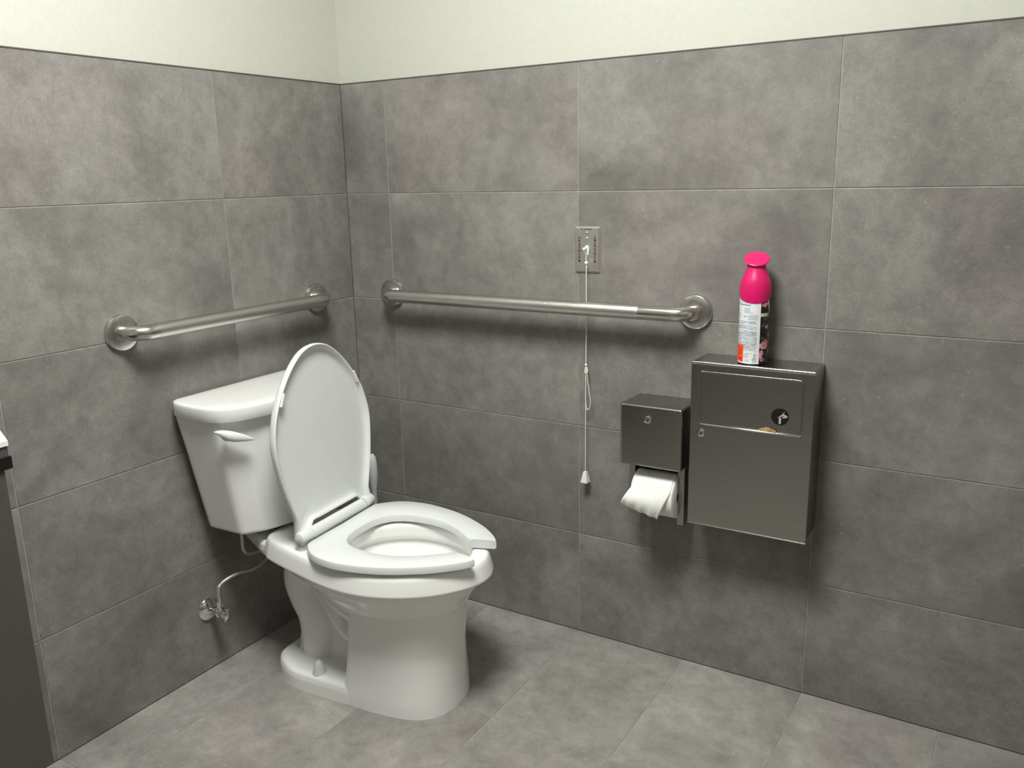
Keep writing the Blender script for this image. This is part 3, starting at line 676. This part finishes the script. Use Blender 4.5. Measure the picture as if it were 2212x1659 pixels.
# printed lines
bm = NB(); rnd = random.Random(3)
def line(d0, d1, z, h, mi=0): patch(bm, aa(VD+d0), aa(VD+d1), z-h/2, z+h/2, .03290, max(2, int(abs(d1-d0)/6)), mi)
z = .1385; line(-75, -28, z, .0016, 1); line(-75, -14, z-.0045, .0024, 0)
for k in range(5): line(-42, -14-6*rnd.random(), .127-k*.0021, .0013, 1)
line(-42, -2, .1165, .0013, 1); line(-70, -55, .1195, .0015, 1); line(-44, -30, .1085, .0020, 0)
for k in range(5): line(-24, 15-4*rnd.random(), .1115-k*.0024, .0015, 1); line(-80, -60, .1145-k*.0025, .0012, 1)
for blk, (zt, n, a, b) in enumerate([(.0970, 3, -82, 13), (.0880, 4, -82, 13), (.0760, 12, -82, 14), (.0470, 7, -82, 14)]):
    for k in range(n):
        zz = zt-k*.0024; x = a
        while x < b:
            wd = 6+16*rnd.random(); x2 = min(b, x+wd)
            if rnd.random() < .93: line(x, x2-1.2, zz, .00145, 0 if rnd.random() < .42 else 1)
            x = x2
for k in range(4): line(-38, -20+4*rnd.random(), .0235-k*.0024, .0013, 1)
for k in range(3): line(-32, -14, .0110-k*.0022, .0011, 1)
line(-30, -4, .0255, .0013, 1)
for k in range(3): line(-2, 14, .0090-k*.0018, .0010, 1)
obj('printed_text', bm, [M['labeltext'], M['labelgrey']], af, smooth=0, label='dense illegible blue-grey print')
# small marks: triangle and rings
bm = NB()
def onr(d, z, r=.0330): a = aa(VD+d); return Vector((AX+r*math.cos(a), AY+r*math.sin(a), AZ+z))
def stroke(pts, rad=.00035, close=False):
    q = [onr(d, z) for d, z in pts] + ([onr(*pts[0])] if close else []); tube(bm, q, rad, 6)
stroke([(3, .0215), (8, .0270), (13, .0215)], .0005, True); line2 = [(3, .0185), (13, .0185)]; stroke(line2)
for c in (2, 9): stroke([(c+3.6*math.cos(t_), .0135+.0024*math.sin(t_)) for t_ in [2*PI*k/14 for k in range(14)]], .0004, True)
obj('printed_marks', bm, M['labeltext'], af, smooth=60)
bm = NB(); patch(bm, aa(VD-88), aa(VD-39), .0055, .0445, .03305, 10); stk = obj('price_sticker', bm, M['orange'], af, smooth=60, label='fluorescent orange sticker with black marks')
bm = NB(); tube(bm, [onr(d, z, .0332) for d, z in ((-68, .0375), (-60, .037), (-54, .034), (-52, .029), (-53, .0245), (-58, .0225), (-64, .0225))], .0005, 6)
tube(bm, [onr(d, z, .0332) for d, z in ((-60, .0305), (-58, .0290), (-57, .0280))], .0006, 6)
for k in range(3): tube(bm, [onr(-62, .0140-k*.0016, .0332), onr(-46, .0138-k*.0016, .0332)], .0004, 5)
obj('sticker_print', bm, M['ink'], stk)
# flowers on the dark side
bm = NB()
def blob(d, z, rd, rz, mi, r=.0331, n=14, rot=0):
    c = bm.verts.new(onr(d, z, r)); vs = []
    for k in range(n):
        a = 2*PI*k/n; k2 = 1+.10*math.sin(a*3+d)
        dx, dz = rd*math.cos(a)*k2, rz*math.sin(a)*k2
        vs.append(bm.verts.new(onr(d+(dx*math.cos(rot)-dz*math.sin(rot))/.0326*180/PI, z+dx*math.sin(rot)+dz*math.cos(rot), r)))
    for k in range(n): bm.faces.new((c, vs[k], vs[(k+1) % n])).material_index = mi
for d, z, a, b, mi, rot in [(36, .1345, .0050, .0036, 0, .3), (48, .136, .0050, .0040, 0, -.4), (43, .131, .0035, .0025, 0, 0), (60, .142, .0030, .009, 2, 0), (68, .128, .0035, .012, 2, .2), (62, .112, .0035, .0060, 0, .3), (46, .104, .0060, .0050, 1, .2),
                            (38, .090, .0060, .0040, 1, .7), (55, .085, .005, .0045, 0, .2), (36, .060, .005, .003, 1, -.5), (50, .0555, .0045, .0035, 1, .4), (31, .0440, .0040, .0060, 0, -.5), (39, .0470, .0024, .0070, 0, .25), (37, .0385, .0050, .0030, 0, 0),
                            (50, .0510, .0045, .0065, 0, 0), (53, .0405, .0055, .0060, 0, .4), (60, .0480, .0050, .0070, 0, 0), (34, .0270, .0055, .0060, 0, -.3), (31, .0190, .0035, .0050, 0, 0), (36, .0125, .0048, .0050, 0, 0), (57, .0235, .0060, .0040, 1, .2), (52, .0110, .0055, .0040, 1, -.3),
                            (75, .065, .006, .006, 0, 0), (80, .030, .006, .008, 0, 0), (90, .1, .006, .008, 1, 0)]:
    blob(d, z, a, b, mi, rot=rot)
patch(bm, aa(VD+24.5), aa(VD+60), .1085, .1160, .03300, 6, 3)
blob(36, .0125, .0026, .0026, 4, .0333)
obj('floral_print', bm, [M['petal'], M['leaf'], M['cream'], M['cream'], mat('magenta_print', (.45, .05, .14), .4)], af, smooth=0, label='pink blossoms on a near-black ground')
# cap
bm = NB(); N2 = 48; ang = aa(VD)
fd = Vector((math.cos(ang), math.sin(ang), 0)); sd = Vector((-fd.y, fd.x, 0))
def cring(r, z, tilt=0.0, sc=(1, 1), scallop=0.0):
    out = []
    for k in range(N2):
        a = 2*PI*k/N2; f, s = r*math.cos(a)*sc[0], r*math.sin(a)*sc[1]
        out.append(Vector((AX, AY, AZ+z)) + fd*f*math.cos(tilt) + sd*s + Z*(-f*math.sin(tilt) - scallop*math.cos(a)))
    return out
loft(bm, [cring(.0318, .150, 0, scallop=.013), cring(.0336, .151, 0, scallop=.013), cring(.0346, .159, 0, scallop=.010), cring(.0345, .170, 0, scallop=.005), cring(.0330, .181, 0, scallop=.001), cring(.0300, .190), cring(.0258, .199),
          cring(.0225, .208, .04), cring(.0205, .215, .10), cring(.0200, .220, .20), cring(.0210, .2245, .32), cring(.0240, .2285, .42), cring(.0268, .2310, .48), cring(.0276, .2325, .50), cring(.0270, .2340, .50), cring(.0250, .2345, .50)])
obj('cap', bm, M['pink'], af, smooth=50)

# ------------------------------------------------------------------ vanity at the left edge
vn = thing('sink_vanity', 'grey wall-hung vanity with a white counter, cut off by the left edge of the photo', 'vanity', (0, -1.6, .28))
VX, VY0, VY1 = .390, -1.9, -1.2655
bm = NB()
pl = [(0.0, VY0), (VX, VY0), (VX, VY1), (.30, VY1+.034), (0.0, VY1+.14)]
loft(bm, [[Vector((x, y, z)) for x, y in pl] for z in (.852, .860)]); obj('countertop', bm, M['counter'], vn, smooth=0)
bm = NB(); loft(bm, [[Vector((min(x, VX-.002), y-(.001 if y > VY0 else 0), z)) for x, y in pl] for z in (.8345, .852)]); obj('apron', bm, M['vanity'], vn, smooth=0)
bm = NB(); box(bm, .05, VX+.0015, VY0, VY1+.0008, .8145, .8345); obj('edge_band', bm, M['black'], vn, smooth=0, label='black band under the counter edge')
bm = NB(); box(bm, 0.0, VX-.002, VY0, VY1-.011, .277, .8145, .001); obj('cabinet', bm, M['vanity'], vn, smooth=0)
